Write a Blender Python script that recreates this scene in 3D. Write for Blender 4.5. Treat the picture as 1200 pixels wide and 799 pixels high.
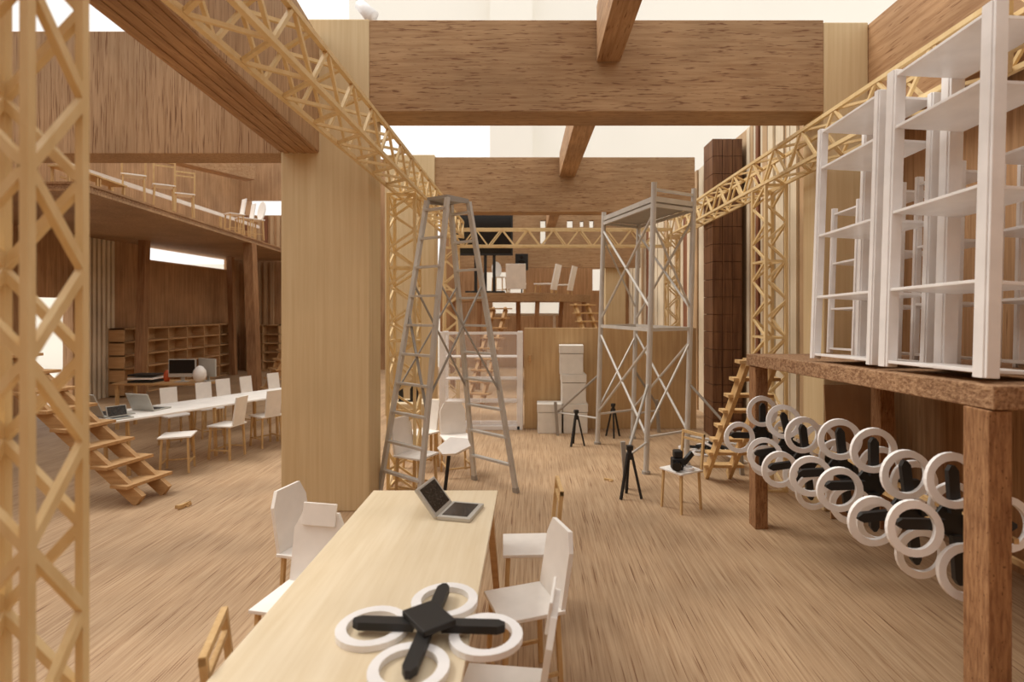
import bpy, bmesh, math, random
from mathutils import Vector, Matrix
random.seed(7)
for o in list(bpy.data.objects): bpy.data.objects.remove(o)
SC = bpy.context.scene
COL = SC.collection
R = math.radians

# ------------------------------------------------------------ camera, world, exposure
cam = bpy.data.cameras.new('camera'); camo = bpy.data.objects.new('camera', cam); COL.objects.link(camo)
cam.sensor_width = 36; cam.lens = 36*650/1200; cam.clip_start = .05; cam.clip_end = 200
camo.location = (0, 0, 1.9)
camo.rotation_euler = (math.pi/2, 0, 0); cam.shift_x = -24/1200; cam.shift_y = -37.5/1200   # level view camera, shifted lens
cam.dof.use_dof = True; cam.dof.focus_distance = 4.6; cam.dof.aperture_fstop = 1.6
SC.camera = camo
w = bpy.data.worlds.new('studio_daylight'); SC.world = w; w.use_nodes = True
bg = w.node_tree.nodes['Background']; bg.inputs[0].default_value = (1.0, .965, .915, 1); bg.inputs[1].default_value = 1.0
sun = bpy.data.lights.new('skylight_sun', 'SUN'); sun.energy = 2.2; sun.angle = R(30); sun.color = (1, .95, .86)
suno = bpy.data.objects.new('skylight_sun', sun); COL.objects.link(suno); suno.rotation_euler = (R(-10), R(-34), 0); suno.location = (-3, 4, 12)
vs = SC.view_settings; vs.view_transform = 'Standard'; vs.look = 'None'; vs.gamma = 1; vs.exposure = .26
vs.use_curve_mapping = False

# ------------------------------------------------------------ materials
def soft(c, k=.11):                                # take a little chroma out of a wood colour
    g = .3*c[0]+.59*c[1]+.11*c[2]; return tuple((v+(g-v)*k)*.98 for v in c)
def lin(c):
    return tuple(((v/255)/12.92 if v/255 <= .04045 else ((v/255+.055)/1.055)**2.4) for v in c)+(1,)
MATS = {}
def base_mat(name, rough=.6, metal=0):
    m = bpy.data.materials.new(name); m.use_nodes = True
    b = m.node_tree.nodes['Principled BSDF']; b.inputs['Roughness'].default_value = rough; b.inputs['Metallic'].default_value = metal
    MATS[name] = m
    return m, m.node_tree.nodes, m.node_tree.links, b
def wood(name, light, dark, axis='Z', freq=30, stretch=.04, lo=.35, hi=.62, rough=.62, bump=.25, streak=None, blotch=.12):
    light = soft(light); dark = soft(dark)
    m, N, L, b = base_mat(name, rough)
    b.inputs['Specular IOR Level'].default_value = .3
    tc = N.new('ShaderNodeTexCoord'); mp = N.new('ShaderNodeMapping')
    s = [freq]*3; s['XYZ'.index(axis)] = freq*stretch
    mp.inputs['Scale'].default_value = s
    L.new(tc.outputs['Object'], mp.inputs['Vector'])
    nz = N.new('ShaderNodeTexNoise'); nz.inputs['Scale'].default_value = 1; nz.inputs['Detail'].default_value = 5; nz.inputs['Roughness'].default_value = .6
    L.new(mp.outputs[0], nz.inputs['Vector'])
    rp = N.new('ShaderNodeValToRGB'); rp.color_ramp.elements[0].position = lo; rp.color_ramp.elements[1].position = hi
    rp.color_ramp.elements[0].color = lin(dark); rp.color_ramp.elements[1].color = lin(light)
    L.new(nz.outputs['Fac'], rp.inputs['Fac'])
    n2 = N.new('ShaderNodeTexNoise'); n2.inputs['Scale'].default_value = 1.3; n2.inputs['Detail'].default_value = 2
    L.new(tc.outputs['Object'], n2.inputs['Vector'])
    r2 = N.new('ShaderNodeValToRGB'); g = 1-blotch*2
    r2.color_ramp.elements[0].color = (g, g, g, 1); r2.color_ramp.elements[1].color = (1, 1, 1, 1)
    r2.color_ramp.elements[0].position = .3; r2.color_ramp.elements[1].position = .65
    L.new(n2.outputs['Fac'], r2.inputs['Fac'])
    mx = N.new('ShaderNodeMix'); mx.data_type = 'RGBA'; mx.blend_type = 'MULTIPLY'; mx.inputs[0].default_value = 1
    L.new(rp.outputs[0], mx.inputs[6]); L.new(r2.outputs[0], mx.inputs[7])
    out = mx.outputs[2]
    if streak:
        col, sf, ss, st = streak
        mp2 = N.new('ShaderNodeMapping'); s = [sf]*3; s['XYZ'.index(axis)] = sf*ss; mp2.inputs['Scale'].default_value = s
        L.new(tc.outputs['Object'], mp2.inputs['Vector'])
        n3 = N.new('ShaderNodeTexNoise'); n3.inputs['Scale'].default_value = 1; n3.inputs['Detail'].default_value = 3
        L.new(mp2.outputs[0], n3.inputs['Vector'])
        r3 = N.new('ShaderNodeValToRGB'); r3.color_ramp.elements[0].position = st; r3.color_ramp.elements[1].position = st+.1
        L.new(n3.outputs['Fac'], r3.inputs['Fac'])
        m3 = N.new('ShaderNodeMix'); m3.data_type = 'RGBA'
        L.new(r3.outputs[0], m3.inputs[0]); L.new(out, m3.inputs[6]); m3.inputs[7].default_value = lin(soft(col))
        out = m3.outputs[2]
    L.new(out, b.inputs['Base Color'])
    bp = N.new('ShaderNodeBump'); bp.inputs['Strength'].default_value = bump; bp.inputs['Distance'].default_value = .01
    L.new(nz.outputs['Fac'], bp.inputs['Height']); L.new(bp.outputs[0], b.inputs['Normal'])
    return m
def plain(name, col, rough=.5, metal=0, var=.06, scale=6):
    m, N, L, b = base_mat(name, rough, metal)
    tc = N.new('ShaderNodeTexCoord'); nz = N.new('ShaderNodeTexNoise'); nz.inputs['Scale'].default_value = scale; nz.inputs['Detail'].default_value = 3
    L.new(tc.outputs['Object'], nz.inputs['Vector'])
    rp = N.new('ShaderNodeValToRGB'); c = lin(col)
    rp.color_ramp.elements[0].color = tuple(v*(1-var*2) for v in c[:3])+(1,); rp.color_ramp.elements[1].color = c
    rp.color_ramp.elements[0].position = .3; rp.color_ramp.elements[1].position = .7
    L.new(nz.outputs['Fac'], rp.inputs['Fac']); L.new(rp.outputs[0], b.inputs['Base Color'])
    return m
wood('floor_ply', (206, 172, 134), (176, 138, 100), 'Y', 70, .02, .34, .62, .55, .25, ((128, 86, 54), 105, .018, .585))
wood('beam_ply', (190, 150, 106), (168, 126, 84), 'X', 30, .06, .35, .6, .65, .2, ((128, 84, 52), 70, .10, .58))
wood('beam_ply_y', (196, 152, 108), (172, 126, 84), 'Y', 30, .06, .35, .6, .65, .2, ((134, 90, 56), 70, .08, .6))
wood('ply_vertical', (200, 160, 118), (178, 136, 94), 'Z', 34, .04, .35, .6, .65, .25, ((136, 94, 60), 95, .035, .56))
wood('basswood', (230, 204, 158), (218, 188, 138), 'Z', 26, .03, .3, .7, .6, .08, None, .04)
wood('light_panel', (220, 184, 132), (200, 158, 106), 'Z', 22, .05, .3, .7, .6, .08, None, .07)
wood('table_ply', (240, 222, 190), (228, 206, 168), 'Y', 26, .06, .3, .7, .5, .06, None, .06)
wood('truss_wood', (242, 214, 160), (230, 196, 136), 'Z', 16, .2, .3, .7, .55, .05, None, .04)
wood('stick_wood', (226, 188, 130), (204, 160, 102), 'Z', 40, .2, .3, .7, .6, .08, None, .05)
wood('stair_wood', (212, 166, 110), (186, 138, 86), 'X', 30, .1, .3, .7, .6, .1, None, .06)
wood('dark_pier', (142, 98, 64), (104, 66, 42), 'Z', 30, .05, .35, .65, .6, .2)
wood('brown_wall', (206, 160, 114), (174, 128, 86), 'Z', 24, .04, .35, .65, .65, .15, ((136, 90, 56), 60, .04, .62))
wood('rough_board', (196, 154, 114), (146, 104, 72), 'Y', 60, .6, .38, .62, .85, .8, ((110, 74, 48), 110, .7, .62))
wood('rough_post', (188, 138, 92), (146, 98, 62), 'Z', 70, .15, .35, .65, .8, .7, ((112, 70, 42), 80, .6, .62))
wood('post_brown', (182, 134, 90), (150, 102, 64), 'Z', 30, .06, .35, .65, .65, .1)
wood('slat_cream', (242, 228, 202), (230, 208, 174), 'Z', 40, .02, .3, .7, .6, .1)
wood('slat_tan', (214, 180, 138), (190, 150, 108), 'Z', 40, .02, .3, .7, .6, .1)
wood('slat_red', (160, 104, 72), (130, 78, 52), 'Z', 26, .02, .3, .7, .6, .1)
wood('shelf_wood', (228, 184, 132), (206, 158, 106), 'X', 26, .06, .3, .7, .6, .1)
wood('cardboard', (196, 150, 104), (182, 136, 92), 'Z', 12, .3, .3, .7, .8, .03)
plain('white_card', (248, 243, 237), .55)
plain('white_plastic', (250, 248, 248), .28)
plain('white_box', (240, 236, 228), .6)
plain('alu', (206, 202, 196), .45, .3)
plain('alu_dark', (166, 160, 152), .5, .3)
plain('black', (30, 28, 27), .55)
plain('black_gloss', (20, 20, 21), .2)
plain('grey_case', (186, 184, 176), .5)
plain('silver_case', (196, 192, 184), .4, .2)
plain('orange_red', (196, 84, 40), .5)
plain('studio_white', (238, 234, 226), .8, 0, .02, .3)
m, N, L, b = base_mat('screen_dim', .18); b.inputs['Base Color'].default_value = lin((38, 34, 32))
nz = N.new('ShaderNodeTexNoise'); nz.inputs['Scale'].default_value = 14; rp = N.new('ShaderNodeValToRGB')
rp.color_ramp.elements[0].color = lin((28, 25, 23)); rp.color_ramp.elements[1].color = lin((78, 70, 64)); rp.color_ramp.elements[0].position = .45; rp.color_ramp.elements[1].position = .75
L.new(nz.outputs['Fac'], rp.inputs['Fac']); L.new(rp.outputs[0], b.inputs['Base Color'])
m, N, L, b = base_mat('acrylic', .12); b.inputs['Base Color'].default_value = (.95, .9, .88, 1); b.inputs['Alpha'].default_value = .14

# ------------------------------------------------------------ geometry helpers
class MB:
    def __init__(s): s.v = []; s.f = []
    def add(s, vs, fs):
        n = len(s.v); s.v += [tuple(v) for v in vs]; s.f += [tuple(i+n for i in f) for f in fs]; return s
    def box(s, x0, x1, y0, y1, z0, z1):
        return s.add([(x0,y0,z0),(x1,y0,z0),(x1,y1,z0),(x0,y1,z0),(x0,y0,z1),(x1,y0,z1),(x1,y1,z1),(x0,y1,z1)],
                     [(0,3,2,1),(4,5,6,7),(0,1,5,4),(1,2,6,5),(2,3,7,6),(3,0,4,7)])
    def bar(s, p, q, w, h=None, up=(0,0,1), w2=None):
        h = h or w; p = Vector(p); q = Vector(q); d = (q-p).normalized(); u = Vector(up)
        if abs(d.dot(u)) > .98: u = Vector((0,1,0))
        a = d.cross(u).normalized(); c = a.cross(d).normalized(); k = (w2/w) if w2 else 1
        vs = []
        for e, kk in ((p,1),(q,k)):
            for sa, sc in ((-1,-1),(1,-1),(1,1),(-1,1)): vs.append(e+a*(sa*w/2*kk)+c*(sc*h/2*kk))
        return s.add(vs, [(0,3,2,1),(4,5,6,7),(0,1,5,4),(1,2,6,5),(2,3,7,6),(3,0,4,7)])
    def tube(s, p, q, r, r2=None, n=10):
        r2 = r if r2 is None else r2; p = Vector(p); q = Vector(q); d = (q-p).normalized()
        u = Vector((0,0,1)) if abs(d.z) < .95 else Vector((1,0,0)); a = d.cross(u).normalized(); c = a.cross(d)
        vs = []
        for e, rr in ((p,r),(q,r2)):
            for i in range(n):
                t = 2*math.pi*i/n; vs.append(e+a*(rr*math.cos(t))+c*(rr*math.sin(t)))
        fs = [(i,(i+1)%n,n+(i+1)%n,n+i) for i in range(n)]+[tuple(range(n-1,-1,-1)), tuple(range(n,2*n))]
        return s.add(vs, fs)
    def prism(s, outline, d0, d1, plane='XZ'):
        # outline in the plane, extruded along the remaining axis
        def pt(a, b, c):
            return {'XZ': (a,c,b), 'XY': (a,b,c), 'YZ': (c,a,b)}[plane]
        n = len(outline); vs = [pt(a,b,d0) for a,b in outline]+[pt(a,b,d1) for a,b in outline]
        fs = [tuple(range(n-1,-1,-1)), tuple(range(n,2*n))]+[(i,(i+1)%n,n+(i+1)%n,n+i) for i in range(n)]
        return s.add(vs, fs)
    def ring(s, c, ro, ri, z0, z1, n=28):
        vs = []
        for i in range(n):
            t = 2*math.pi*i/n; k = 1+.012*math.sin(3*t+c[0]*40)
            for r, z in ((ro*k,z0),(ro*k,z1),(ri/k,z1),(ri/k,z0)): vs.append((c[0]+r*math.cos(t), c[1]+r*math.sin(t), z))
        fs = []
        for i in range(n):
            a = 4*i; bb = 4*((i+1)%n)
            for j in range(4): fs.append((a+j, bb+j, bb+(j+1)%4, a+(j+1)%4))
        return s.add(vs, fs)
    def lathe(s, prof, c=(0,0), n=20):
        vs = []; 
        for r, z in prof:
            for i in range(n): t = 2*math.pi*i/n; vs.append((c[0]+r*math.cos(t), c[1]+r*math.sin(t), z))
        fs = [(k*n+i, k*n+(i+1)%n, (k+1)*n+(i+1)%n, (k+1)*n+i) for k in range(len(prof)-1) for i in range(n)]
        fs += [tuple(range(n-1,-1,-1)), tuple((len(prof)-1)*n+i for i in range(n))]
        return s.add(vs, fs)
    def xf(s, M):
        s.v = [tuple(M @ Vector(v)) for v in s.v]; return s
    def build(s, name, mat, parent=None, off=None, bevel=0, smooth=False):
        if off is not None: s.v = [(v[0]-off[0], v[1]-off[1], v[2]-off[2]) for v in s.v]
        me = bpy.data.meshes.new(name); me.from_pydata(s.v, [], s.f)
        bm = bmesh.new(); bm.from_mesh(me); bmesh.ops.recalc_face_normals(bm, faces=bm.faces)
        if bevel: bmesh.ops.bevel(bm, geom=bm.edges[:], offset=bevel, segments=2, affect='EDGES', profile=.5)
        bm.to_mesh(me); bm.free()
        if smooth:
            for p in me.polygons: p.use_smooth = True
        me.materials.append(MATS[mat])
        o = bpy.data.objects.new(name, me); COL.objects.link(o)
        if parent: o.parent = parent
        return o
def tag(o, label, cat, group=None):
    o['label'] = label; o['category'] = cat
    if group: o['group'] = group
    return o
def thing(name, label, cat, loc=(0,0,0), rz=0, group=None):
    o = bpy.data.objects.new(name, None); COL.objects.link(o); o.empty_display_size = .1
    o.location = loc; o.rotation_euler = (0,0,rz); return tag(o, label, cat, group)
def struct(o): o['kind'] = 'structure'; return o
def dup(root, loc, rot=(0,0,0), label=None, group=None, scale=1):
    r = root.copy(); COL.objects.link(r); r.location = loc; r.rotation_euler = rot; r.scale = (scale,)*3
    if label: r['label'] = label
    if group: r['group'] = group
    for ch in list(root.children):
        c = ch.copy(); COL.objects.link(c); c.parent = r
        for g in list(ch.children):
            e = g.copy(); COL.objects.link(e); e.parent = c
    return r
def face(dx, dy): return math.atan2(-dx, dy)      # turn local +Y to (dx,dy)
class Proto:                                      # first use moves the prototype, later uses copy it
    def __init__(s, root): s.root = root; s.used = False; s.kids = None
    def put(s, loc, rot, label, group=None, scale=1):
        if isinstance(rot, (int, float)): rot = (0,0,rot)
        if not s.used:
            s.used = True; o = s.root; o.location = loc; o.rotation_euler = rot; o.scale = (scale,)*3; o['label'] = label
            if group: o['group'] = group
            return o
        o = dup(s.root, loc, rot, label, group, scale)
        if not group and 'group' in o: del o['group']
        return o
def holed(axis, c0, c1, a0, a1, z0, z1, holes):
    """slab across `axis` (thickness c0..c1) running a0..a1, z0..z1, with rectangular openings"""
    mb = MB(); As = sorted({a0,a1}|{h[0] for h in holes}|{h[1] for h in holes}); Zs = sorted({z0,z1}|{h[2] for h in holes}|{h[3] for h in holes})
    for i in range(len(As)-1):
        for j in range(len(Zs)-1):
            ma = (As[i]+As[i+1])/2; mz = (Zs[j]+Zs[j+1])/2
            if any(h[0] < ma < h[1] and h[2] < mz < h[3] for h in holes): continue
            if axis == 'X': mb.box(c0,c1,As[i],As[i+1],Zs[j],Zs[j+1])
            else: mb.box(As[i],As[i+1],c0,c1,Zs[j],Zs[j+1])
    return mb

# ------------------------------------------------------------ the setting
struct(MB().box(-9.4, 3.6, -2.5, 18.2, -.08, 0).build('floor', 'floor_ply'))
struct(MB().box(-40, 40, -30, 40, -1.2, -1.1).build('ground', 'studio_white'))
# long wall of the side hall, with the strip window and a doorway
WL = -9.2
wl = struct(holed('X', WL-.2, WL, -2.5, 18.2, 0, 6.4, [(13.0,16.9,3.08,3.4),(10.15,11.1,.0,2.12)]).build('wall_left', 'brown_wall'))
for y in [11.16+.13*i for i in range(8)]:
    MB().box(WL, WL+.05, y, y+.075, 0, 3.38).build('batten', 'slat_cream', wl)
MB().box(WL, WL+.03, 13.0, 16.9, 3.04, 3.08).build('sill', 'shelf_wood', wl)
wf = struct(holed('Y', 17.4, 17.6, WL, -3.0, 0, 6.6, [(-9.0,-6.6,4.84,5.32)]).build('wall_far', 'brown_wall'))
for x in [-9.0+.2*i for i in range(5)]:
    MB().box(x, x+.1, 17.33, 17.4, 0, 3.36).build('batten', 'slat_tan', wf)
for i in range(15):
    MB().box(-9.0+.2*i, -8.9+.2*i, 17.34, 17.4, 3.6, 4.8).build('batten', 'slat_tan' if i % 3 else 'slat_red', wf)
# back wall behind the hall
wb = struct(holed('Y', 18, 18.2, -3.0, 3.4, 0, 5.4, [(-1.6,-.3,2.35,3.1),(1.95,2.4,2.5,3.2),(.1,2.2,3.95,5.2),(-1.3,1.0,1.72,2.12)]).build('wall_back', 'brown_wall'))
# right wall: near part set back under the beam
struct(MB().box(3.5, 3.7, -2.5, 5.6, 0, 4.3).build('wall_right', 'brown_wall'))
wr = struct(MB().box(3.16, 3.36, 5.6, 18.2, 0, 4.55).build('wall_right_rear', 'slat_tan'))
y = 5.62; k = 0
seq = ['slat_cream','slat_cream','slat_tan','slat_cream','slat_red','slat_cream','slat_tan','slat_cream','slat_cream','slat_tan','slat_cream']
while y < 17.8:
    ww = random.choice([.10,.13,.17]) if y < 10 else .34
    if not (8.14 < y+ww and y < 8.62): MB().box(3.16-random.choice([.03,.045,.06]), 3.16, y, y+ww-.018, 0, 4.53-random.random()*.03).build('slat', seq[k % len(seq)], wr)
    y += ww; k += 1
struct(MB().box(-9.4, 3.7, -2.7, -2.5, 0, 4.5).build('wall_light_block', 'brown_wall'))  # unseen wall added behind the camera to block light from that side
# surrounding room: white wall with pilaster and window
rw = struct(holed('Y', 26, 26.4, -30, 40, -1.1, 22, [(-7.2,-2.0,4,13.2),(-30,-8.6,4,22)]).build('wall_studio', 'studio_white'))
MB().box(-1.95, 0, 25.4, 26, -1.1, 22).build('pilaster', 'studio_white', rw)

# columns and main beams
def column(x0, x1, y0, y1, h, label):
    c = ((x0+x1)/2, (y0+y1)/2, 0)
    t = MB().box(x0,x1,y0,y1,0,h).build('column', 'basswood', None, c, .012); t.location = c
    return tag(t, label, 'column')
column(-2.36, -1.53, 5.2, 5.6, 4.62, 'thick pale wood column beside the long table and the side hall')
column(-2.62, -1.74, 9.85, 10.2, 4.64, 'pale wood column standing behind the stepladder')
column(2.73, 3.15, 5.2, 5.6, 4.59, 'pale wood column behind the white shelving racks')
column(2.05, 2.62, 15.6, 15.9, 4.4, 'distant pale wood column behind the scaffold tower')
def beam(x0, x1, y0, y1, z0, z1, mat, label, name='roof_beam'):
    c = ((x0+x1)/2, (y0+y1)/2, z0)
    t = MB().box(x0,x1,y0,y1,z0,z1).build(name, mat, None, c, .008); t.location = c
    return tag(t, label, 'beam')
beam(-1.53, 2.73, 5.2, 5.61, 3.75, 4.61, 'beam_ply', 'deep brown plywood cross beam between the two pale columns, carrying joist ends')
beam(-1.74, 2.9, 9.9, 10.25, 3.63, 4.61, 'beam_ply', 'second brown plywood cross beam, over the back of the hall')
beam(-9.2, -2.38, 5.25, 5.6, 3.37, 4.53, 'ply_vertical', 'deep plywood cross beam with vertical grain spanning the side hall')
t = holed('Y', 15.4, 15.58, -2.2, 3.0, 3.05, 4.8, [(.22,.36,3.72,4.36),(.96,1.12,4.16,4.36),(1.32,1.42,4.18,4.34),(1.58,1.7,4.16,4.36)]).build('roof_beam','beam_ply',None,(.4,15.5,3.05)); t.location = (.4,15.5,3.05)
tag(t, 'far brown plywood beam with small slots behind the television', 'beam')
beam(3.15, 3.45, -2.4, 5.5, 3.58, 4.57, 'beam_ply_y', 'long plywood beam running above the white shelving racks')
# left long beam, a little out of square with the hall
p0 = Vector((-2.18, 5.19, 0)); dn = Vector((-.092, 1, 0)).normalized()
lb = MB().bar((0,0,3.91), tuple(dn*-7+Vector((0,0,3.91))), .36, 1.08).build('roof_beam', 'ply_vertical', None, None, .008)
MB().bar((0,0,3.366), tuple(dn*-7+Vector((0,0,3.366))), .35, .008).build('edge_layers', 'beam_ply_y', lb)
for k_ in (-.12,-.04,.04,.12):
    MB().bar((k_,0,3.358), tuple(dn*-7+Vector((k_,0,3.358))), .045, .004).build('ply_layer', 'beam_ply_y', lb)
lb.location = p0; tag(lb, 'long plywood beam running up to the thick pale column', 'beam')
# ridge joists
def joist(p, q, w_, h_, label, mat='beam_ply_y'):
    c = (Vector(p)+Vector(q))/2
    t = MB().bar(p, q, w_, h_).build('joist', mat, None, c, .005); t.location = c; return tag(t, label, 'joist')
joist((.73,-2,4.47), (.71,5.19,4.47), .22, .52, 'brown roof joist butting the cross beam between the two pale columns')
joist((.70,5.62,4.47), (.62,9.89,4.47), .28, .42, 'brown roof joist spanning from the first to the second cross beam')
joist((.55,10.26,4.3), (.5,15.39,4.3), .24, .36, 'far brown roof joist behind the second cross beam')
joist((-8.85,5.3,4.665), (-5.8,11.4,4.665), .3, .26, 'short brown joist above the mezzanine of the side hall')

# tall dark boarded pier
t = thing('boarded_pier', 'tall dark brown pier of gridded boards against the slatted wall', 'pier', (2.8, 8.35, 0))
MB().box(2.70, 3.09, 8.2, 8.6, 0, 4.41).build('core', 'dark_pier', t, t.location)
for i in range(3):
    for j in range(17):
        MB().box(2.655+i*.147, 2.795+i*.147, 8.17, 8.2, .01+j*.259, .262+j*.259).build('panel', 'dark_pier', t, t.location)
for j in range(17):
    MB().box(2.655, 2.70, 8.2, 8.6, .01+j*.259, .262+j*.259).build('panel', 'dark_pier', t, t.location)
# pale partition
t = MB().box(-.13, 2.6, 8.80, 8.86, 0, 1.60).build('partition_panel', 'light_panel', None, (1.18,8.8,0), .006); t.location = (1.18,8.8,0)
tag(t, 'low pale plywood partition behind the white boxes', 'partition')
t = MB().box(-.06,-.02,8.66,8.78,1.06,1.18).build('coat_hook', 'stair_wood', None, (-.04,8.72,1.1), .006); t.location = (-.04,8.72,1.1)
tag(t, 'small brown wooden hook on the pale partition edge', 'hook')

# ------------------------------------------------------------ lattice trusses
def lattice(name, label, p, q, sect, period, chord=.03, brace=.022, up=(0,0,1), rungs=False, group=None):
    """box lattice girder from p to q, p/q on its centre line; sect = (width, height)"""
    p = Vector(p); q = Vector(q); d = (q-p); Ln = d.length; d.normalize(); u = Vector(up)
    a = d.cross(u).normalized(); c = a.cross(d).normalized()
    t = thing(name, label, 'truss', (p.x, p.y, min(p.z,q.z)), 0, group); off = t.location
    W, H = sect[0]/2, sect[1]/2
    cor = [(-W,-H),(W,-H),(W,H),(-W,H)]
    at = lambda k, s_: p+d*s_+a*cor[k][0]+c*cor[k][1]
    for k in range(4): MB().bar(at(k,0), at(k,Ln), chord, chord, up if abs(d.dot(u)) < .9 else (0,1,0)).build('chord', 'truss_wood', t, off)
    n = max(2, round(Ln/period*2)); st = Ln/n
    for k in range(4):
        k2 = (k+1) % 4
        for i in range(n):
            A, B = (k, k2) if (i+(k in (1,2))) % 2 == 0 else (k2, k)
            j = (random.random()-.5)*.02
            MB().bar(at(A, i*st+.004), at(B, (i+1)*st+j-.004), brace, brace*.9, tuple(c if k % 2 == 0 else a)).build('brace', 'truss_wood', t, off)
    for s_ in ((.01, Ln-.01) if not rungs else (.01, Ln*.25, Ln*.5, Ln*.75, Ln-.01)):
        for k in range(4): MB().bar(at(k,s_), at((k+1) % 4,s_), brace, brace).build('strut', 'truss_wood', t, off)
    return t
lattice('lattice_beam', 'pale lattice truss beam running along the thick column to the stepladder', (-1.32,.95,3.26), (-1.32,9.55,3.26), (.26,.26), .45)
lattice('lattice_beam', 'pale lattice truss beam running above the white shelving racks', (2.53,.6,3.355), (2.53,9.95,3.355), (.22,.29), .55)
lattice('lattice_beam', 'pale lattice truss beam spanning across in front of the television', (-1.44,9.7,3.14), (2.40,9.7,3.14), (.24,.29), .46)
lattice('lattice_column', 'stout out-of-focus pale lattice truss column, apart from the rest', (-1.2815,1.375,0), (-1.2815,1.375,3.12), (.157,.203), .44, .021, .023, (1,0,0))
lattice('lattice_column', 'pale lattice truss column behind the stepladder', (-1.38,5.98,0), (-1.38,5.98,3.12), (.28,.28), .4, up=(1,0,0), rungs=True)
lattice('lattice_column', 'pale lattice truss column behind the stair of the raised platform', (2.53,5.93,0), (2.53,5.93,3.2), (.34,.21), .4, up=(1,0,0), rungs=True)
lattice('lattice_column', 'distant pale lattice truss column under the cross truss by the slatted wall', (2.51,9.95,0), (2.51,9.95,3.18), (.2,.2), .42, up=(1,0,0), rungs=True)
lattice('lattice_column', 'distant pale lattice truss column beside the television', (-1.42,9.7,0), (-1.42,9.7,2.98), (.22,.24), .42, up=(1,0,0), rungs=True)

# ------------------------------------------------------------ chairs
def legs4(t, w_=.14, d_=.14, h=.41, mat='stick_wood'):
    for sx in (-1,1):
        for sy in (-1,1):
            MB().bar((sx*w_*1.03,sy*d_*1.05,0), (sx*w_*.93,sy*d_*.93,h), .022, .022, (0,1,0)).build('leg', mat, t)
def stretchers(t):
    MB().bar((-.14,.142,.1),(.14,.142,.1),.016).build('stretcher','stick_wood',t)
    for sx in (-1,1): MB().bar((sx*.142,-.142,.12),(sx*.142,.142,.12),.016).build('stretcher','stick_wood',t)
def make_chair(kind):
    t = thing('chair', '', 'chair')
    if kind == 'low':                             # low seat with a tall plain back panel
        MB().box(-.2,.2,-.2,.2,.19,.215).build('seat','white_card',t,None,.004); legs4(t,.17,.17,.19)
        MB().box(-.21,.21,-.012,.012,-.12,.42).xf(Matrix.Translation((0,-.2,.2)) @ Matrix.Rotation(R(12),4,'X')).build('backrest','white_card',t,None,.003)
        return Proto(t)
    MB().box(-.16,.16,-.165,.165,.41,.43).build('seat', 'white_card', t, None, .004)
    legs4(t); 
    if kind != 'frame': stretchers(t)
    lean = Matrix.Translation((0,-.155,.43)) @ Matrix.Rotation(R(9),4,'X')
    if kind in ('hex','head'):
        o = [(-.15,0),(.15,0),(.15,.27),(.105,.36),(-.105,.36),(-.15,.27)]
        bk = MB().prism(o, -.012, .012).xf(lean).build('backrest','white_card',t)
        if kind == 'head':
            MB().box(-.1,.1,.012,.024,.29,.41).xf(lean).build('headrest','white_card',bk,None,.003)
    if kind == 'square':
        MB().box(-.11,.11,-.01,.01,-.02,.36).xf(lean).build('backrest','white_card',t,None,.003)
    if kind == 'frame':
        for sx in (-1,1): MB().bar((sx*.145,-.15,.40),(sx*.145,-.19,.80),.024).build('back_post','stick_wood',t)
        MB().bar((-.157,-.19,.79),(.157,-.19,.79),.022,.03).build('back_rail','stick_wood',t)
        MB().bar((-.145,-.183,.72),(.145,-.183,.72),.018,.024).build('back_rail','stick_wood',t)
    if kind == 'egg':
        o = [(.13*math.sin(a_)*1.0,.2-.2*math.cos(a_)) for a_ in [2*math.pi*i/20 for i in range(20)]]
        MB().prism(o,-.012,.012).xf(lean).build('backrest','white_card',t)
    return Proto(t)
CH = {k: make_chair(k) for k in ('hex','head','square','frame','egg','low')}
ST = None
# round the long table
CH["frame"].put((-.02,3.48,0), face(-1,-.05), 'wooden frame-back chair with white seat at the open laptop end of the long table')
CH['hex'].put((-.045,2.80,0), face(-.92,-.33), 'white chair with chamfered back panel between the frame chair and the headrest chair')
CH['head'].put((-.12,2.13,0), face(-1,.12), 'white chair with headrest panel drawn up beside the drone on the table')
CH['head'].put((-1.20,2.84,0), face(-.2,-.98), 'white headrest chair turned towards the long table corner beside a chamfered-back chair')
CH['hex'].put((-1.34,3.44,0), face(.97,-.25), 'white chair with chamfered back behind the headrest chair and near the thick column')
CH['frame'].put((-.905,1.95,0), face(.95,.3), 'wooden frame-back chair tucked under the long table opposite the drone')
# around the stepladder
CH['hex'].put((-1.18,5.64,0), face(.9,-.45), 'white chair standing under the stepladder next to the thick column')
CH['square'].put((-1.34,6.66,0), face(-.6,-.8), 'white chair at the small side table behind the stepladder')
CH['hex'].put((-.88,6.40,0), face(.35,-.93), 'white chair with chamfered back seen behind the white-headed lamp')
# the one with the camera on it
CH['frame'].put((1.42,5.3,0), face(-.85,-.52), 'wooden frame-back chair carrying a black camera beside the stair', scale=.88)

# ------------------------------------------------------------ long table and what is on it
t = thing('long_table', 'long pale plywood table with a laptop and a drone on it', 'table', (-.61,2.45,0))
MB().box(-1.008,-.219,1.28,3.52,.725,.75).build('table_top','table_ply',t,t.location,.004)
for sx, sy in ((-1,1),(1,1),(-1,-1),(1,-1)):
    x = -.612+sx*.34; y = 2.40+sy*1.04
    MB().bar((x+sx*.06,y+sy*.03,0),(x,y,.725),.03,.05,(0,1,0),.045).build('leg','stair_wood',t,t.location)
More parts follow.
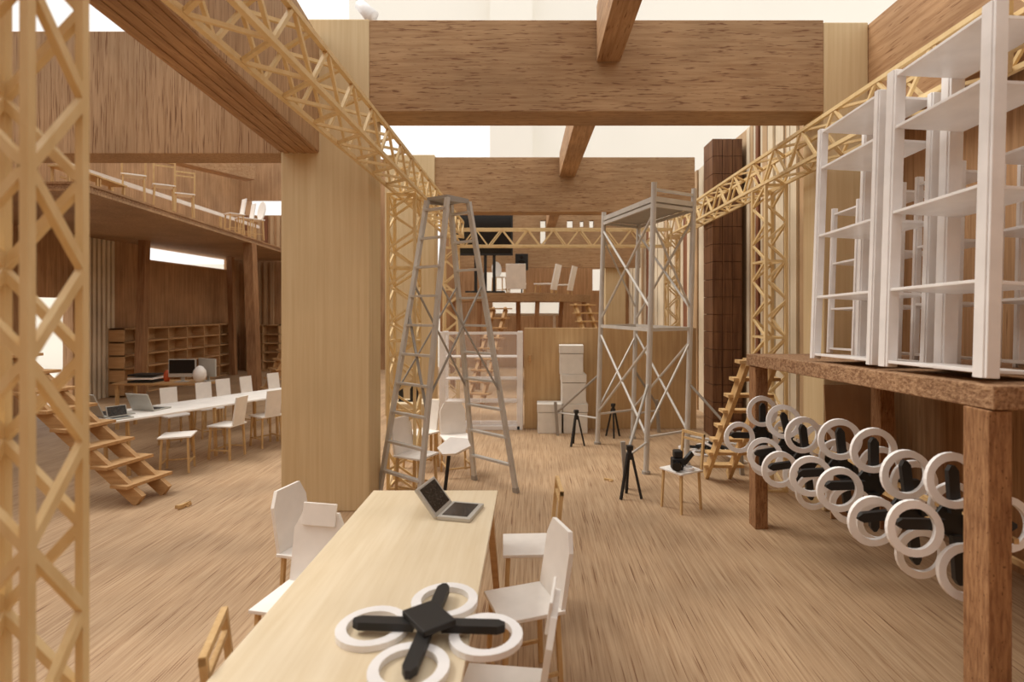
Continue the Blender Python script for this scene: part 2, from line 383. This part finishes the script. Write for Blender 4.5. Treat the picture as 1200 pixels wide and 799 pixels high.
# drones
def make_drone():
    t = thing('quadcopter', '', 'drone')
    for k in range(4):
        a_ = R(45+90*k); c = (.205*math.cos(a_), .205*math.sin(a_))
        MB().ring(c,.128,.092,0,.022).build('rotor_guard','white_plastic',t)
        d_ = Vector((math.cos(a_+R(4)),math.sin(a_+R(4)),0)); s_ = Vector((-d_.y,d_.x,0))
        arm = MB(); pts = []
        tip = d_*.27
        o = [d_*.05-s_*.024, d_*.245-s_*.024, tip-s_*.008, tip+s_*.008, d_*.245+s_*.024, d_*.05+s_*.024]
        arm.prism([(v.x,v.y) for v in o], .022, .05, 'XY').build('arm','black',t)
    MB().box(-.085,.085,-.062,.062,.05,.072).build('body','black',t,None,.004)
    return Proto(t)
DR = make_drone()
DR.put((-.366,1.955,.751), R(-52), 'black quadcopter with four white ring guards on the long table')
# dual-screen laptop
e1 = Vector((-.521,3.02,0)); e2 = Vector((-.467,3.26,0)); hv = (e2-e1); ax = hv.normalized(); out = Vector((ax.y,-ax.x,0)); Lw = hv.length
t = thing('folding_computer', 'open silver folding computer with two dark screens on the long table', 'laptop', (-.42,3.11,.751))
O = e1+Vector((0,0,.751))
def panel_on(name, mat, o, A, B, Nn, a0, a1, b0, b1, n0, n1, par, bev=0):
    vs = []
    for n_ in (n0,n1):
        for a_, b_ in ((a0,b0),(a1,b0),(a1,b1),(a0,b1)): vs.append(o+A*a_+B*b_+Nn*n_)
    return MB().add(vs,[(0,3,2,1),(4,5,6,7),(0,1,5,4),(1,2,6,5),(2,3,7,6),(3,0,4,7)]).build(name,mat,par,t.location,bev)
bs = panel_on('base','silver_case',O,ax,out,Vector((0,0,1)),0,Lw,0,.19,0,.022,t,.004)
panel_on('key_panel','screen_dim',O,ax,out,Vector((0,0,1)),.025,Lw-.025,.02,.165,.022,.024,bs)
B2 = (-out*.62+Vector((0,0,.78))).normalized(); N2 = ax.cross(B2); N2 = N2 if N2.dot(out) > 0 else -N2
ld = panel_on('lid','silver_case',O+Vector((0,0,.012)),ax,B2,N2,0,Lw,.005,.19,-.02,0,t,.004)
panel_on('screen','screen_dim',O+Vector((0,0,.012)),ax,B2,N2,.02,Lw-.02,.025,.175,0,.002,ld)
# floor lamp with a folded white head behind the table
t = thing('reading_lamp', 'white sheet-headed lamp on a thin black pole at the end of the long table', 'lamp', (-.72,4.2,0))
MB().lathe([(.09,0),(.09,.015),(.02,.025)],(-.72,4.2)).build('base','black',t,t.location)
MB().tube((-.72,4.2,.02),(-.625,4.2,.86),.014).build('pole','black',t,t.location)
MB().prism([(-.12,-.02),(-.03,.07),(.11,.04),(.14,-.03),(.03,-.09),(-.07,-.085)],-.012,.012,'XY').xf(Matrix.Translation((-.60,4.2,.87)) @ Matrix.Rotation(R(38),4,'X') @ Matrix.Rotation(R(-8),4,'Y')).build('head','white_card',t,t.location)

# ------------------------------------------------------------ stepladder
t = thing('stepladder', 'tall grey aluminium A-frame stepladder behind the long table', 'ladder', (-.85,5.6,0)); off = t.location
Lf = [Vector((-1.06,5.14,0)), Vector((-1.54,5.54,0))]; Lt = [Vector((-.84,5.47,3.0)), Vector((-1.07,5.63,3.0))]
Rf = [Vector((-.168,5.74,0)), Vector((-.646,6.17,0))]; Rt = [Vector((-.645,5.60,2.98)), Vector((-.85,5.76,2.98))]
for F_, T_ in ((Lf,Lt),(Rf,Rt)):
    for k in range(2):
        MB().bar(F_[k],T_[k],.052,.034,(.65,.76,0)).build('rail','alu',t,off)
        MB().bar(F_[k],F_[k]+(T_[k]-F_[k])*.018,.06,.042,(.65,.76,0)).build('rubber_foot','alu_dark',t,off)
    for i in range(1,11):
        s_ = i/10.35
        MB().bar(F_[0].lerp(T_[0],s_),F_[1].lerp(T_[1],s_),.05,.022).build('rung','alu',t,off)
for k in range(2):
    MB().bar(Lt[k]+Vector((0,0,-.02)),Rt[k],.03,.03).build('hinge','alu_dark',t,off)
tp = MB().add([Lt[0]+Vector((0,0,.0)),Lt[1],Rt[1],Rt[0]]+[v+Vector((0,0,.03)) for v in (Lt[0],Lt[1],Rt[1],Rt[0])],[(0,3,2,1),(4,5,6,7),(0,1,5,4),(1,2,6,5),(2,3,7,6),(3,0,4,7)])
tp.build('top_step','alu_dark',t,off)
MB().bar(Lf[0].lerp(Lt[0],.30),Lf[1].lerp(Lt[1],.62),.024,.016).build('brace','alu_dark',t,off)
for k in range(2):
    MB().bar(Lf[k].lerp(Lt[k],.35),Rf[k].lerp(Rt[k],.72),.022,.014).build('stay','alu_dark',t,off)
    MB().bar(Rf[k].lerp(Rt[k],.35),Lf[k].lerp(Lt[k],.72),.022,.014).build('stay','alu_dark',t,off)

# ------------------------------------------------------------ scaffold tower
t = thing('scaffold_tower', 'grey aluminium scaffold tower with a top deck and splayed outriggers', 'scaffold', (1.38,7.23,0)); off = t.location
SA, SB, SD, SC_ = Vector((1.31,6.40,0)), Vector((1.87,6.74,0)), Vector((1.47,8.14,0)), Vector((.915,7.81,0))
up = lambda v, z: Vector((v.x+.028*z, v.y, z))       # the tower leans a touch
for P, h in ((SA,3.36),(SB,3.36),(SC_,3.26),(SD,3.22)):
    MB().tube(up(P,.0),up(P,h),.033,None,12).build('post','alu',t,off,0,False)
    MB().tube(up(P,0),up(P,.03),.05,None,12).build('foot','alu_dark',t,off)
for z in (1.66,3.1):
    for P, Q in ((SA,SB),(SC_,SD),(SA,SC_),(SB,SD)):
        MB().bar(up(P,z),up(Q,z),.03,.04).build('ledger','alu',t,off)
MB().bar(up(SA,3.28),up(SB,3.28),.03,.03).build('ledger','alu',t,off)
for P, Q in ((SA,SB),(SC_,SD)):
    MB().bar(up(P,.42),up(Q,.42),.024,.024).build('ledger','alu',t,off)
dk = MB().add([up(v,3.13) for v in (SA,SB,SD,SC_)]+[up(v,3.16) for v in (SA,SB,SD,SC_)],[(0,3,2,1),(4,5,6,7),(0,1,5,4),(1,2,6,5),(2,3,7,6),(3,0,4,7)])
dk.build('deck','alu_dark',t,off)
for P, Q in ((SA,SC_),(SB,SD),(SA,SB),(SC_,SD)):
    MB().bar(up(P,3.17),up(Q,3.17),.03,.06).build('deck_rim','alu',t,off)
for P, Q in ((SA,SC_),(SB,SD)):
    MB().tube(up(P,3.0),up(Q,1.75),.016,None,8).build('diagonal_brace','alu',t,off)
    MB().tube(up(Q,3.0),up(P,1.9),.016,None,8).build('diagonal_brace','alu',t,off)
    MB().tube(up(P,1.5),up(Q,.45),.016,None,8).build('diagonal_brace','alu',t,off)
    MB().tube(up(Q,1.55),up(P,.42),.016,None,8).build('diagonal_brace','alu',t,off)
for P, Q in ((SA,SB),(SC_,SD)):
    MB().tube(up(P,2.9),up(Q,1.9),.014,None,8).build('diagonal_brace','alu',t,off)
    MB().tube(up(P,.5),up(Q,1.5),.014,None,8).build('diagonal_brace','alu',t,off)
for P, Q, zz in ((SC_,Vector((.38,8.35,0)),.98),(SA,Vector((.99,5.86,0)),1.05),(SB,Vector((2.4,6.35,0)),1.0),(SD,Vector((1.95,8.55,0)),1.0)):
    o_ = MB().tube(up(P,zz),up(Q,.36),.017,None,8).build('outrigger','alu_dark',t,off)
    MB().bar(up(Q,.5)+Vector((-.05,.0,0)),up(Q,0),.045,.045,(0,1,0)).build('outrigger_leg','alu_dark',o_,off)
    MB().tube(up(P,.36),up(Q,.34),.014,None,8).build('outrigger_tie','alu',o_,off)

# ------------------------------------------------------------ tripods
def make_tripod():
    t = thing('tripod','', 'tripod')
    for k in range(3):
        a_ = R(90+120*k); MB().bar((.02*math.cos(a_),.02*math.sin(a_),.42),(.115*math.cos(a_),.115*math.sin(a_),0),.024,.02).build('leg','black',t)
    MB().tube((0,0,.36),(0,0,.46),.022).build('hub','black',t)
    MB().box(-.03,.03,-.025,.025,.45,.495).build('head','black',t,None,.004)
    return Proto(t)
TR = make_tripod()
TR.put((.61,7.73,0), .3, 'small black tripod beside the white boxes')
TR.put((1.2,8.25,0), 1.0, 'small black tripod inside the scaffold tower against the partition')
TR.put((.98,5.60,0), .1, 'small black tripod at the foot of the scaffold tower near the camera chair', None, 1.06)

# ------------------------------------------------------------ white boxes
def make_box():
    t = thing('storage_box','', 'box')
    MB().box(-.18,.18,-.15,.15,0,.31).build('carton','white_box',t,None,.006)
    MB().box(-.187,.187,-.157,.157,.318,.44).build('lid','white_box',t,None,.006)
    return Proto(t)
BX = make_box()
for (x,z,r,l,sc) in ((.262,0,.0,'white lidded box on the floor with no box on top of it',1.02),(.66,0,-.02,'white lidded box at the bottom of the stack of three',1.02),(.63,.452,.03,'white lidded box in the middle of the stack of three',1.02),(.60,.904,-.04,'white lidded box at the top of the stack of three',1.0)):
    BX.put((x,8.62,z), r, l, None, sc)

# ------------------------------------------------------------ camera on the chair
t = thing('camera_rig','black camera with a white ring lying on the frame-back chair','camera',(1.37,5.27,.380)); off = Vector((0,0,0))
MB().box(-.05,.06,-.05,.05,.0,.11).build('body','black',t,None,.012)
MB().box(-.03,.05,-.04,.05,.11,.18).build('viewfinder','black',t,None,.012)
MB().tube((.0,-.05,.06),(-.03,-.12,.05),.036,.042,14).build('lens','black_gloss',t)
MB().bar((.06,.0,.05),(.16,.05,.14),.03,.05).build('handle','black',t)
MB().ring((.1,-.03),.055,.04,.004,.03).build('ring','white_plastic',t)

# ------------------------------------------------------------ raised platform on the right
PT = math.atan2(.08, 2.65)                        # the deck rises a little towards its open end
PZ0 = lambda y: 1.5+(4.95-y)*math.tan(PT)
t = thing('raised_platform','rough brown wooden platform with posts under the white racks','platform',(2.6,3.6,0)); off = t.location
def deckslab(x0,x1,y0,y1,d0,d1,name,mat):
    vs = [(x,y,PZ0(y)+d_) for d_ in (d0,d1) for x,y in ((x0,y0),(x1,y0),(x1,y1),(x0,y1))]
    return MB().add(vs,[(0,3,2,1),(4,5,6,7),(0,1,5,4),(1,2,6,5),(2,3,7,6),(3,0,4,7)]).build(name,mat,t,off,.006)
deckslab(1.91,3.44,2.3,4.96,-.1,0,'deck','rough_board')
def ppost(x0,x1,y0,y1):
    MB().box(x0,x1,y0,y1,0,PZ0(y0)-.105).build('post','rough_post',t,off,.006)
ppost(1.90,2.0,2.31,2.45); ppost(1.92,2.03,4.78,4.92); ppost(3.0,3.12,4.78,4.92); ppost(3.2,3.32,2.31,2.45)
# cardboard sheet leaning under the platform
t = MB().box(-.32,.32,-.008,.008,0,1.2).xf(Matrix.Rotation(R(-6),4,'X')).build('cardboard_sheet','cardboard'); t.location = (3.02,5.02,.005)
tag(t,'plain brown cardboard sheet leaning below the platform','board')
# racks (they lean back a little)
def make_rack(L_, D_, H_, levels, pw=.05, pd=.05):
    t = thing('shelving_rack','','rack')
    for x in (0,L_):
        for y_, nm in ((0,'front_post'),(D_,'rear_post')):
            if nm == 'rear_post': pd_, y_ = pd*1.3, y_-pd*.15
            else: pd_ = pd
            p_ = MB().box(x-pw*.5, x+pw*.5, y_-pd_*.5, y_+pd_*.5, 0, H_).build(nm,'white_plastic',t,None,.004)
            MB().box(x-pw*.34, x+pw*.34, y_-pd_*.5-.008, y_-pd_*.5, 0, H_).build('edge_strip','white_plastic',p_,None,.002)
    for z in levels:
        MB().box(pw*.5,L_-pw*.5,-pd*.4,D_+pd*.4,z,z+.016).build('shelf','white_plastic',t,None,.002)
    return t
def put_rack(o, x, y, label):
    # local X runs towards the open end (-Y), local Y runs to +X; leaning 2.9 degrees off plumb
    M = Matrix.Rotation(R(2.9),4,'Y') @ Matrix.Rotation(-PT,4,'X') @ Matrix.Rotation(R(-90),4,'Z')
    o.location = (x,y,PZ0(y)+.022); o.rotation_euler = M.to_euler(); o['label'] = label
r1 = make_rack(.655,.33,1.62,[.02,.42,.85,1.33,1.59]); put_rack(r1, 1.985, 3.89, 'tall white open shelving rack at the stair end of the platform')
r2 = make_rack(.67,.33,1.67,[.02,.42,.85,1.33,1.63],.08,.06); put_rack(r2, 1.985, 3.10, 'tall white open shelving rack with a broad post at the open end of the platform')
r3 = make_rack(.36,.24,1.22,[.03,.36,.74,1.16],.035,.035); put_rack(r3, 2.50, 4.66, 'shorter white rack of the rear row closest to the stair end')
for k, nm in enumerate(('shorter white rack second along the rear row from the stair end','shorter white rack third along the rear row from the stair end','shorter white rack last along the rear row, at the open end')):
    put_rack(dup(r3,(0,0,0)), 2.50+.02*k, 4.66-.5*(k+1), nm)
# drones hanging on two rods under the platform
rowA = Vector((1.93,4.72,.86)); rowB = Vector((1.95,2.46,.86)); rd = (rowB-rowA).normalized()
n1 = Vector((1,0,0))
for k, dz in ((0,.06),(1,-.05)):
    P = Vector((2.06+.05*k,4.9,.85+dz)); Q = Vector((2.06+.05*k,2.36,.85+dz))
    c = (P+Q)/2; o = MB().bar(P,Q,.022,.022).build('hanging_rod','stick_wood',None,c); o.location = c
    tag(o, ['upper pale wooden rod carrying the hanging drones','lower pale wooden rod carrying the hanging drones'][k],'rod')
lab = ['hanging drone next to the stair end post under the platform','second hanging drone along the rods from the stair','third hanging drone along the rods from the stair','fourth hanging drone along the rods from the stair','fifth hanging drone along the rods from the stair','sixth hanging drone along the rods from the stair','hanging drone next to the broad open-end post of the platform']
spots = [(1.93,4.62,.84),(1.955,4.17,.85),(1.93,3.87,.82),(1.94,3.43,.89),(1.94,3.12,.90),(1.95,2.83,.85),(1.97,2.55,.90)]
for i, s_ in enumerate(spots):
    z_ = (-rd+n1*random.uniform(-.02,.22)+Vector((0,0,random.uniform(-.1,.06)))).normalized(); x_ = Vector((0,0,1)).cross(z_).normalized(); y_ = z_.cross(x_)
    M = Matrix((x_,y_,z_)).transposed().to_4x4() @ Matrix.Rotation(R(37+random.uniform(-8,8)),4,'Z')
    DR.put(s_, M.to_euler(), lab[i])

# stair to the platform (leans on its far end)
def flight(name, label, foot, top, width, n, axis, mat='stair_wood', tread=.17, sw=.06, sh=.11, cat='stair', thick=.03):
    foot = Vector(foot); top = Vector(top); ax_ = Vector(axis).normalized()*width
    t = thing(name, label, cat, foot); d = top-foot; run = Vector((d.x,d.y,0)).normalized()
    for s_ in (.16,.74):
        MB().bar(foot+ax_*s_+Vector((0,0,sh*.3)),top+ax_*s_,sw,sh).build('stringer',mat,t,foot)
    for i in range(n):
        c = foot.lerp(top,(i+.7)/n)+Vector((0,0,sh*.5))
        MB().bar(c,c+ax_,tread,thick).build('tread',mat,t,foot)
    return t
flight('platform_stair','pale wooden stair leaning against the raised platform',(1.88,6.24,.0),(1.88,5.05,1.42),.44,8,(1,0,0),'stick_wood',.13,.04,.1)
# dismantled drones on the floor behind that stair
DR.put((2.3,7.45,.003), R(20), 'drone lying flat on the floor behind the platform stair')
DR.put((2.38,6.88,.12), (R(22),R(14),R(60)), 'drone tilted on top of another behind the platform stair')

# ------------------------------------------------------------ acrylic showcase
t = thing('display_case','white framed display case with clear front and shelves behind the stepladder','cabinet',(-.8,8.85,0)); off = t.location
for x in (-1.42,-.20):
    for y in (8.74,9.08): MB().box(x-.045,x+.045,y-.03,y+.03,0,1.54).build('post','white_plastic',t,off,.004)
for z in (.06,.42,.78,1.13): MB().box(-1.37,-.25,8.76,9.06,z,z+.02).build('shelf','white_plastic',t,off,.002)
MB().box(-1.42,-.20,8.72,8.75,1.50,1.54).build('top_rail','white_plastic',t,off,.002)
MB().box(-1.42,-.20,8.71,9.1,.0,.06).build('plinth','white_plastic',t,off,.002)
for x0, x1 in ((-1.375,-.815),(-.805,-.245)): MB().box(x0,x1,8.700,8.708,.09,1.5).build('pane','acrylic',t,off)
# small side table behind the ladder with a dark stand
t = thing('side_table','small pale wooden side table behind the stepladder','table',(-1.5,7.1,0)); off = t.location
MB().box(-1.75,-1.22,6.9,7.3,.70,.72).build('table_top','table_ply',t,off,.003)
for x in (-1.7,-1.27):
    for y in (6.95,7.25): MB().bar((x,y,0),(x,y,.7),.03,.03).build('leg','stick_wood',t,off)
t = thing('headset_stand','pair of small black pointed shapes on the side table','ornament',(-1.58,7.08,.722)); off = t.location
MB().prism([(-.05,0),(.05,0),(.06,.14),(.01,.26),(-.05,.16)],-.012,.012).xf(Matrix.Translation((.07,0,0))).build('large_fin','black',t)
MB().prism([(-.03,0),(.03,0),(.02,.2),(-.03,.12)],-.012,.012).xf(Matrix.Translation((-.1,.02,0))).build('small_fin','black',t)
MB().box(-.13,.13,-.03,.05,0,.012).build('base','black',t)

# ------------------------------------------------------------ back platform with television
PZ = 2.28
t = thing('rear_platform','brown wooden platform on slanted legs carrying the television','platform',(-.8,13.6,0)); off = t.location
MB().prism([(-2.1,13.0),(.24,13.0),(1.6,15.3),(-2.1,15.3)],PZ-.2,PZ,'XY').build('deck','beam_ply',t,off,.006)
for x, y, dx in ((-1.25,13.1,-.04),(-.35,13.6,.02),(.12,13.15,-.10),(.75,14.4,-.10),(-1.9,13.2,0),(1.4,15.15,0)):
    MB().bar((x+dx,y,0),(x,y,PZ-.2),.11,.11,(0,1,0)).build('leg','post_brown',t,off)
t = thing('television','large black television on a twin-pole floor stand','television',(-1.15,13.3,PZ)); off = t.location
MB().box(-1.6,-.66,13.18,13.42,PZ,PZ+.05).build('base','black',t,off,.004)
for x in (-1.36,-1.13,-.92): MB().box(x-.035,x+.035,13.28,13.34,PZ+.05,PZ+1.0).build('pole','black',t,off)
tv = MB().box(-1.82,-.47,13.24,13.32,PZ+.9,PZ+1.86).build('housing','black',t,off,.006)
MB().box(-1.78,-.51,13.235,13.24,PZ+.95,PZ+1.82).build('screen','black_gloss',tv,off)
t = thing('loudspeaker','small black loudspeaker on a stand behind a white chair','speaker',(-.27,14.0,PZ)); off = t.location
MB().tube((-.27,14.0,PZ),(-.27,14.0,PZ+.6),.02).build('pole','black',t,off)
sp = MB().box(-.43,-.11,13.85,14.15,PZ+.6,PZ+1.0).build('cabinet','black',t,off,.01)
MB().tube((-.27,13.85,PZ+.75),(-.27,13.83,PZ+.75),.09,.08,16).build('woofer','black_gloss',sp,off)
MB().tube((-.27,13.85,PZ+.91),(-.27,13.835,PZ+.91),.04,.035,12).build('tweeter','black_gloss',sp,off)
CH['low'].put((-.38,13.42,PZ+.003), face(.05,1), 'low broad white chair in front of the loudspeaker on the rear platform', None, 1.12)
CH['egg'].put((-.84,14.0,PZ+.003), face(.4,-.9), 'round-backed white chair beside the television stand', None, 1.0)
CH['low'].put((.33,14.0,PZ+.003), face(-.9,.3), 'white chair on the rear platform edge closer to the loudspeaker', 'chairs on the rear platform edge', 1.2)
CH['low'].put((.78,14.6,PZ+.003), face(-.9,.3), 'white chair on the rear platform edge further from the loudspeaker', 'chairs on the rear platform edge', 1.2)
# things under the rear platform
t = thing('white_table','white table under the rear platform','table',(-.2,15.2,0)); off = t.location
MB().box(-1.3,.7,14.9,15.5,1.72,1.78).build('table_top','white_card',t,off,.005)
for x in (-1.2,.6):
    for y in (15.0,15.4): MB().bar((x,y,0),(x,y,1.72),.06,.06).build('leg','white_card',t,off)
flight('rear_stair','brown wooden stair under the television platform',(-1.35,11.0,0),(-.95,12.6,1.9),.5,9,(.95,-.3,0),'stair_wood',.22,.06,.14)
flight('rear_stair','pale wooden stair beside the rear platform, behind the partition',(1.5,12.3,0),(.95,13.6,2.0),.6,10,(.9,.4,0),'stick_wood',.24,.06,.12)

# ------------------------------------------------------------ side hall: mezzanine
MZ = 3.4
t = thing('mezzanine','wooden mezzanine gallery on slanted posts over the side hall','mezzanine',(-7.4,11,0)); off = t.location
MB().prism([(-9.18,7.0),(-5.7,7.05),(-6.75,15.5),(-6.95,17.3),(-9.18,17.3)],MZ,MZ+.03,'XY').build('underside_board','ply_vertical',t,off)
MB().prism([(-9.18,7.01),(-5.72,7.06),(-6.77,15.5),(-6.97,17.3),(-9.18,17.3)],MZ+.03,MZ+.09,'XY').build('core','rough_board',t,off)
MB().prism([(-9.18,7.0),(-5.7,7.05),(-6.75,15.5),(-6.95,17.3),(-9.18,17.3)],MZ+.09,MZ+.12,'XY').build('top_board','beam_ply_y',t,off)
for p, q, w_ in (((-6.2,12.4,0),(-6.5,12.75,MZ),.21),((-8.62,16.0,0),(-8.72,16.0,MZ),.15),((-8.5,12.0,0),(-8.5,12.15,MZ),.16)):
    MB().bar(p,q,w_,w_,(0,1,0)).build('post','post_brown',t,off)
TZ = MZ+.121
grp = 'frame chairs along the mezzanine edge'
for x, y, nm in ((-6.15,8.55,'closest to the low benches'),(-6.15,9.25,'in the middle of the three'),(-6.25,9.95,'closest to the white chairs')):
    CH['frame'].put((x,y,TZ), face(-.6,.8), 'wooden frame-back chair on the mezzanine edge, '+nm, grp, 1.0)
for x, y, nm in ((-6.45,12.0,'next to the frame-back chairs'),(-6.52,12.55,'next to the round-backed chair')):
    CH['square'].put((x,y,TZ), face(-.6,-.7), 'white chair on the mezzanine '+nm, 'white chairs on the mezzanine', 1.0)
CH['egg'].put((-6.6,13.1,TZ), face(-.5,-.8), 'round-backed white chair at the far end of the mezzanine', None, 1.15)
# low benches
def bench(x, y, rz_, label, group):
    t = thing('low_bench', label, 'bench', (x,y,TZ), rz_, group)
    MB().box(-.3,.3,-.13,.13,.2,.225).build('seat','stick_wood',t,None,.003)
    for sx in (-1,1):
        for sy in (-1,1): MB().bar((sx*.26,sy*.1,0),(sx*.26,sy*.1,.2),.025).build('leg','stick_wood',t)
    MB().bar((-.26,0,.08),(.26,0,.08),.02).build('stretcher','stick_wood',t)
for y, nm in ((7.4,'at the head of the mezzanine'),(8.0,'between the other bench and the frame chairs')): bench(-6.05-(y-7)*.12, y, R(95), 'low wooden bench '+nm, 'low benches on the mezzanine')
t = thing('handrail','white sloping handrail board behind the mezzanine chairs','railing',(-7.3,10,TZ)); off = t.location
MB().bar((-7.2,7.6,TZ+.62),(-7.5,15.2,TZ+.62),.04,.08).build('rail','white_card',t,off)
for y in (7.8,9.6,11.4,13.2,15.0): MB().bar((-7.2-(y-7.6)*.04,y,TZ),(-7.2-(y-7.6)*.04,y,TZ+.58),.04).build('post','stick_wood',t,off)
# stairs
flight('hall_stair','open-tread wooden stair rising to the mezzanine behind the blurred lattice column',(-3.82,5.30,0),(-7.7,5.76,3.15),.52,18,(.2,.98,0),'stair_wood',.2,.05,.13)
flight('hall_stair','open-tread wooden stair in the far corner by the bookshelf',(-5.55,11.7,0),(-4.75,12.5,2.6),.5,13,(-.69,.73,0),'stair_wood',.2,.05,.12)
# bookshelves
def bookshelf(label, o, A, D_, length, height, cols, rows):
    o = Vector(o); A = Vector(A).normalized(); Dv = Vector(D_).normalized()*.34
    t = thing('bookshelf', label, 'bookshelf', o)
    def slab(a0,a1,z0,z1,d0,d1,name):
        vs = [o+A*a_+Dv*d_+Vector((0,0,z)) for z in (z0,z1) for a_, d_ in ((a0,d0),(a1,d0),(a1,d1),(a0,d1))]
        MB().add(vs,[(0,3,2,1),(4,5,6,7),(0,1,5,4),(1,2,6,5),(2,3,7,6),(3,0,4,7)]).build(name,'shelf_wood',t,o)
    slab(0,length,0,height,0,.05,'back_panel')
    for i in range(cols+1): x = i*(length-.03)/cols; slab(x,x+.03,0,height,.05,1,'upright')
    for j in range(rows+1): z = j*(height-.03)/rows; slab(0,length,z,z+.03,.05,1.0,'shelf')
bookshelf('long low wooden bookshelf with empty cubbies along the side hall wall',(WL+.06,11.95,0),(0,1,0),(1,0,0),4.4,1.48,6,5)
bookshelf('short wooden bookshelf with empty cubbies on the far wall of the side hall',(-8.75,17.3,0),(1,0,0),(0,-1,0),1.0,1.42,2,5)
# hall table
A = Vector((.49,.872,0)); Bn = Vector((-.872,.49,0)); O = Vector((-4.62,6.10,0))
t = thing('hall_table','long white-topped work table in the side hall','table',(-4.2,7.6,0)); off = t.location
pts = [O, O+A*3.05, O+A*3.05+Bn*.75, O+Bn*.75]
MB().prism([(p.x,p.y) for p in pts],.638,.66,'XY').build('table_top','white_card',t,off,.003)
for a_ in (.2,1.2,2.1,2.95):
    for b_ in (.08,.6):
        p = O+A*a_+Bn*b_; MB().bar((p.x,p.y,0),(p.x-.02,p.y,.638),.03).build('leg','stick_wood',t,off)
# near side
t = thing('stool','white-topped wooden stool pulled out from the hall table','stool',(-4.17,6.52,0), R(20))
MB().box(-.17,.17,-.16,.16,.41,.43).build('seat','white_card',t,None,.004); legs4(t); stretchers(t)
CH['square'].put((-3.92,7.12,0), face(-1,.15), 'white chair at the hall table beside the backless stool')
g1 = 'white chairs along the open side of the hall table'
for x, y, nm in ((-3.72,7.75,'second'),(-3.45,8.3,'third')): CH['square'].put((x,y,0), face(-.8,.55), 'white chair on the open side of the hall table, '+nm+' from the stool', g1)
g2 = 'white chairs along the bookshelf side of the hall table'
for x, y, a_, nm in ((-5.0,7.76,-.5,'first'),(-4.85,8.31,-.6,'second'),(-4.77,8.73,-.5,'third'),(-4.56,9.1,-.3,'fourth'),(-4.34,9.56,-.4,'fifth')):
    CH['square'].put((x,y,0), face(.75,a_), 'white chair on the bookshelf side of the hall table, '+nm+' counting from the laptops', g2)
# laptops on hall table
def laptop(x, y, rz_, label, s_=1, mat='grey_case', base=.661):
    t = thing('laptop', label, 'laptop', (x,y,base), rz_)
    b_ = MB().box(-.17*s_,.17*s_,-.12*s_,.12*s_,0,.015).build('base',mat,t,None,.003)
    MB().box(-.15*s_,.15*s_,-.05*s_,.08*s_,.015,.017).build('keyboard','black',b_)
    Mx = Matrix.Translation((0,.12*s_,.012)) @ Matrix.Rotation(R(-22),4,'X')
    l_ = MB().box(-.17*s_,.17*s_,-.006,.006,0,.22*s_).xf(Mx).build('lid',mat,t,None,.003)
    MB().box(-.155*s_,.155*s_,-.008,-.006,.015,.205*s_).xf(Mx).build('screen','screen_dim',l_)
laptop(-4.72,6.88,R(165),'grey laptop standing open alone on the middle of the hall table')
laptop(-4.96,6.53,R(150),'wide grey laptop near the stair end of the hall table',1.3)
laptop(-4.66,6.28,R(60),'small open laptop at the very corner of the hall table by the stair',.6)
# second desk with monitors
t = thing('computer_desk','brown wooden desk with the computers behind the hall table','desk',(-5.9,8.3,0)); off = t.location
MB().box(-6.6,-5.12,8.7,9.2,.70,.73).build('desk_top','stair_wood',t,off,.003)
for x in (-6.55,-5.17):
    for y in (8.75,9.15): MB().bar((x,y,0),(x,y,.7),.04).build('leg','stick_wood',t,off)
def monitor(x, y, rz_, label, case, screen=True):
    t = thing('desktop_computer', label, 'computer', (x,y,.732), rz_); t.scale = (.76,)*3
    MB().box(-.12,.12,-.09,.09,0,.012).build('base',case,t,None,.003)
    MB().bar((0,.03,.01),(0,.03,.16),.07,.02).build('stand',case,t)
    h_ = MB().box(-.27,.27,-.01,.025,.10,.48).build('housing',case,t,None,.006)
    if screen: MB().box(-.25,.25,-.013,-.01,.18,.465).build('screen','black_gloss',h_)
monitor(-5.62,8.9,R(8),'silver desktop computer with a black screen on the brown desk','silver_case')
monitor(-5.28,9.0,R(-25),'grey monitor turned away beside the silver desktop computer','grey_case',False)
t = thing('paper_tray','black and white stacked paper trays on the brown desk','tray',(-6.2,8.9,.732)); 
for k in range(3): MB().box(-.2,.2,-.14,.14,.05*k,.05*k+.03).build('tray',('black','white_card','black')[k],t,None,.003)
t = MB().lathe([(.05,0),(.07,.08),(.06,.2),(.03,.26)]).build('desk_vase','orange_red',None,None,0,True); t.location = (-5.9,8.95,.732); t.scale = (.7,)*3; tag(t,'small orange red vase between the paper trays and the computer','vase')

# wood shavings on the floor
for i, (x,y,l) in enumerate(((-3.35,5.35,'curled wood shaving on the floor beside the hall stair'),(.86,6.15,'small wood chip on the floor near the scaffold'))):
    t = thing('wood_shaving', l, 'shaving', (x,y,.002), random.random()*3)
    for k in range(4 if i == 0 else 2):
        MB().prism([(-.06+.03*k,0),(.05+.02*k,.012),(.06,.03),(-.05,.02)],.0,.012+.008*k,'XY').xf(Matrix.Rotation(R(35*k),4,'Z')).build('curl','stick_wood',t)
# lamp fixture of the surrounding room
t = thing('track_spotlight','white track spotlight of the surrounding room above the column','lamp',(-3.6,12,8.4)); off = t.location
MB().tube((-3.75,12,8.5),(-3.45,12,8.2),.12,.16,16).build('shade','white_plastic',t,off,0,True)
MB().tube((-3.75,12,8.5),(-3.9,12,9.2),.03).build('arm','alu_dark',t,off)

t = MB().lathe([(.03,0),(.075,.04),(.1,.11),(.09,.19),(.05,.25),(.01,.27)],(0,0),20).build('egg_lamp','white_card',None,None,0,True); t.location = (-5.28,8.8,.732)
tag(t,'white egg-shaped lamp on the brown desk before the grey monitor','lamp')
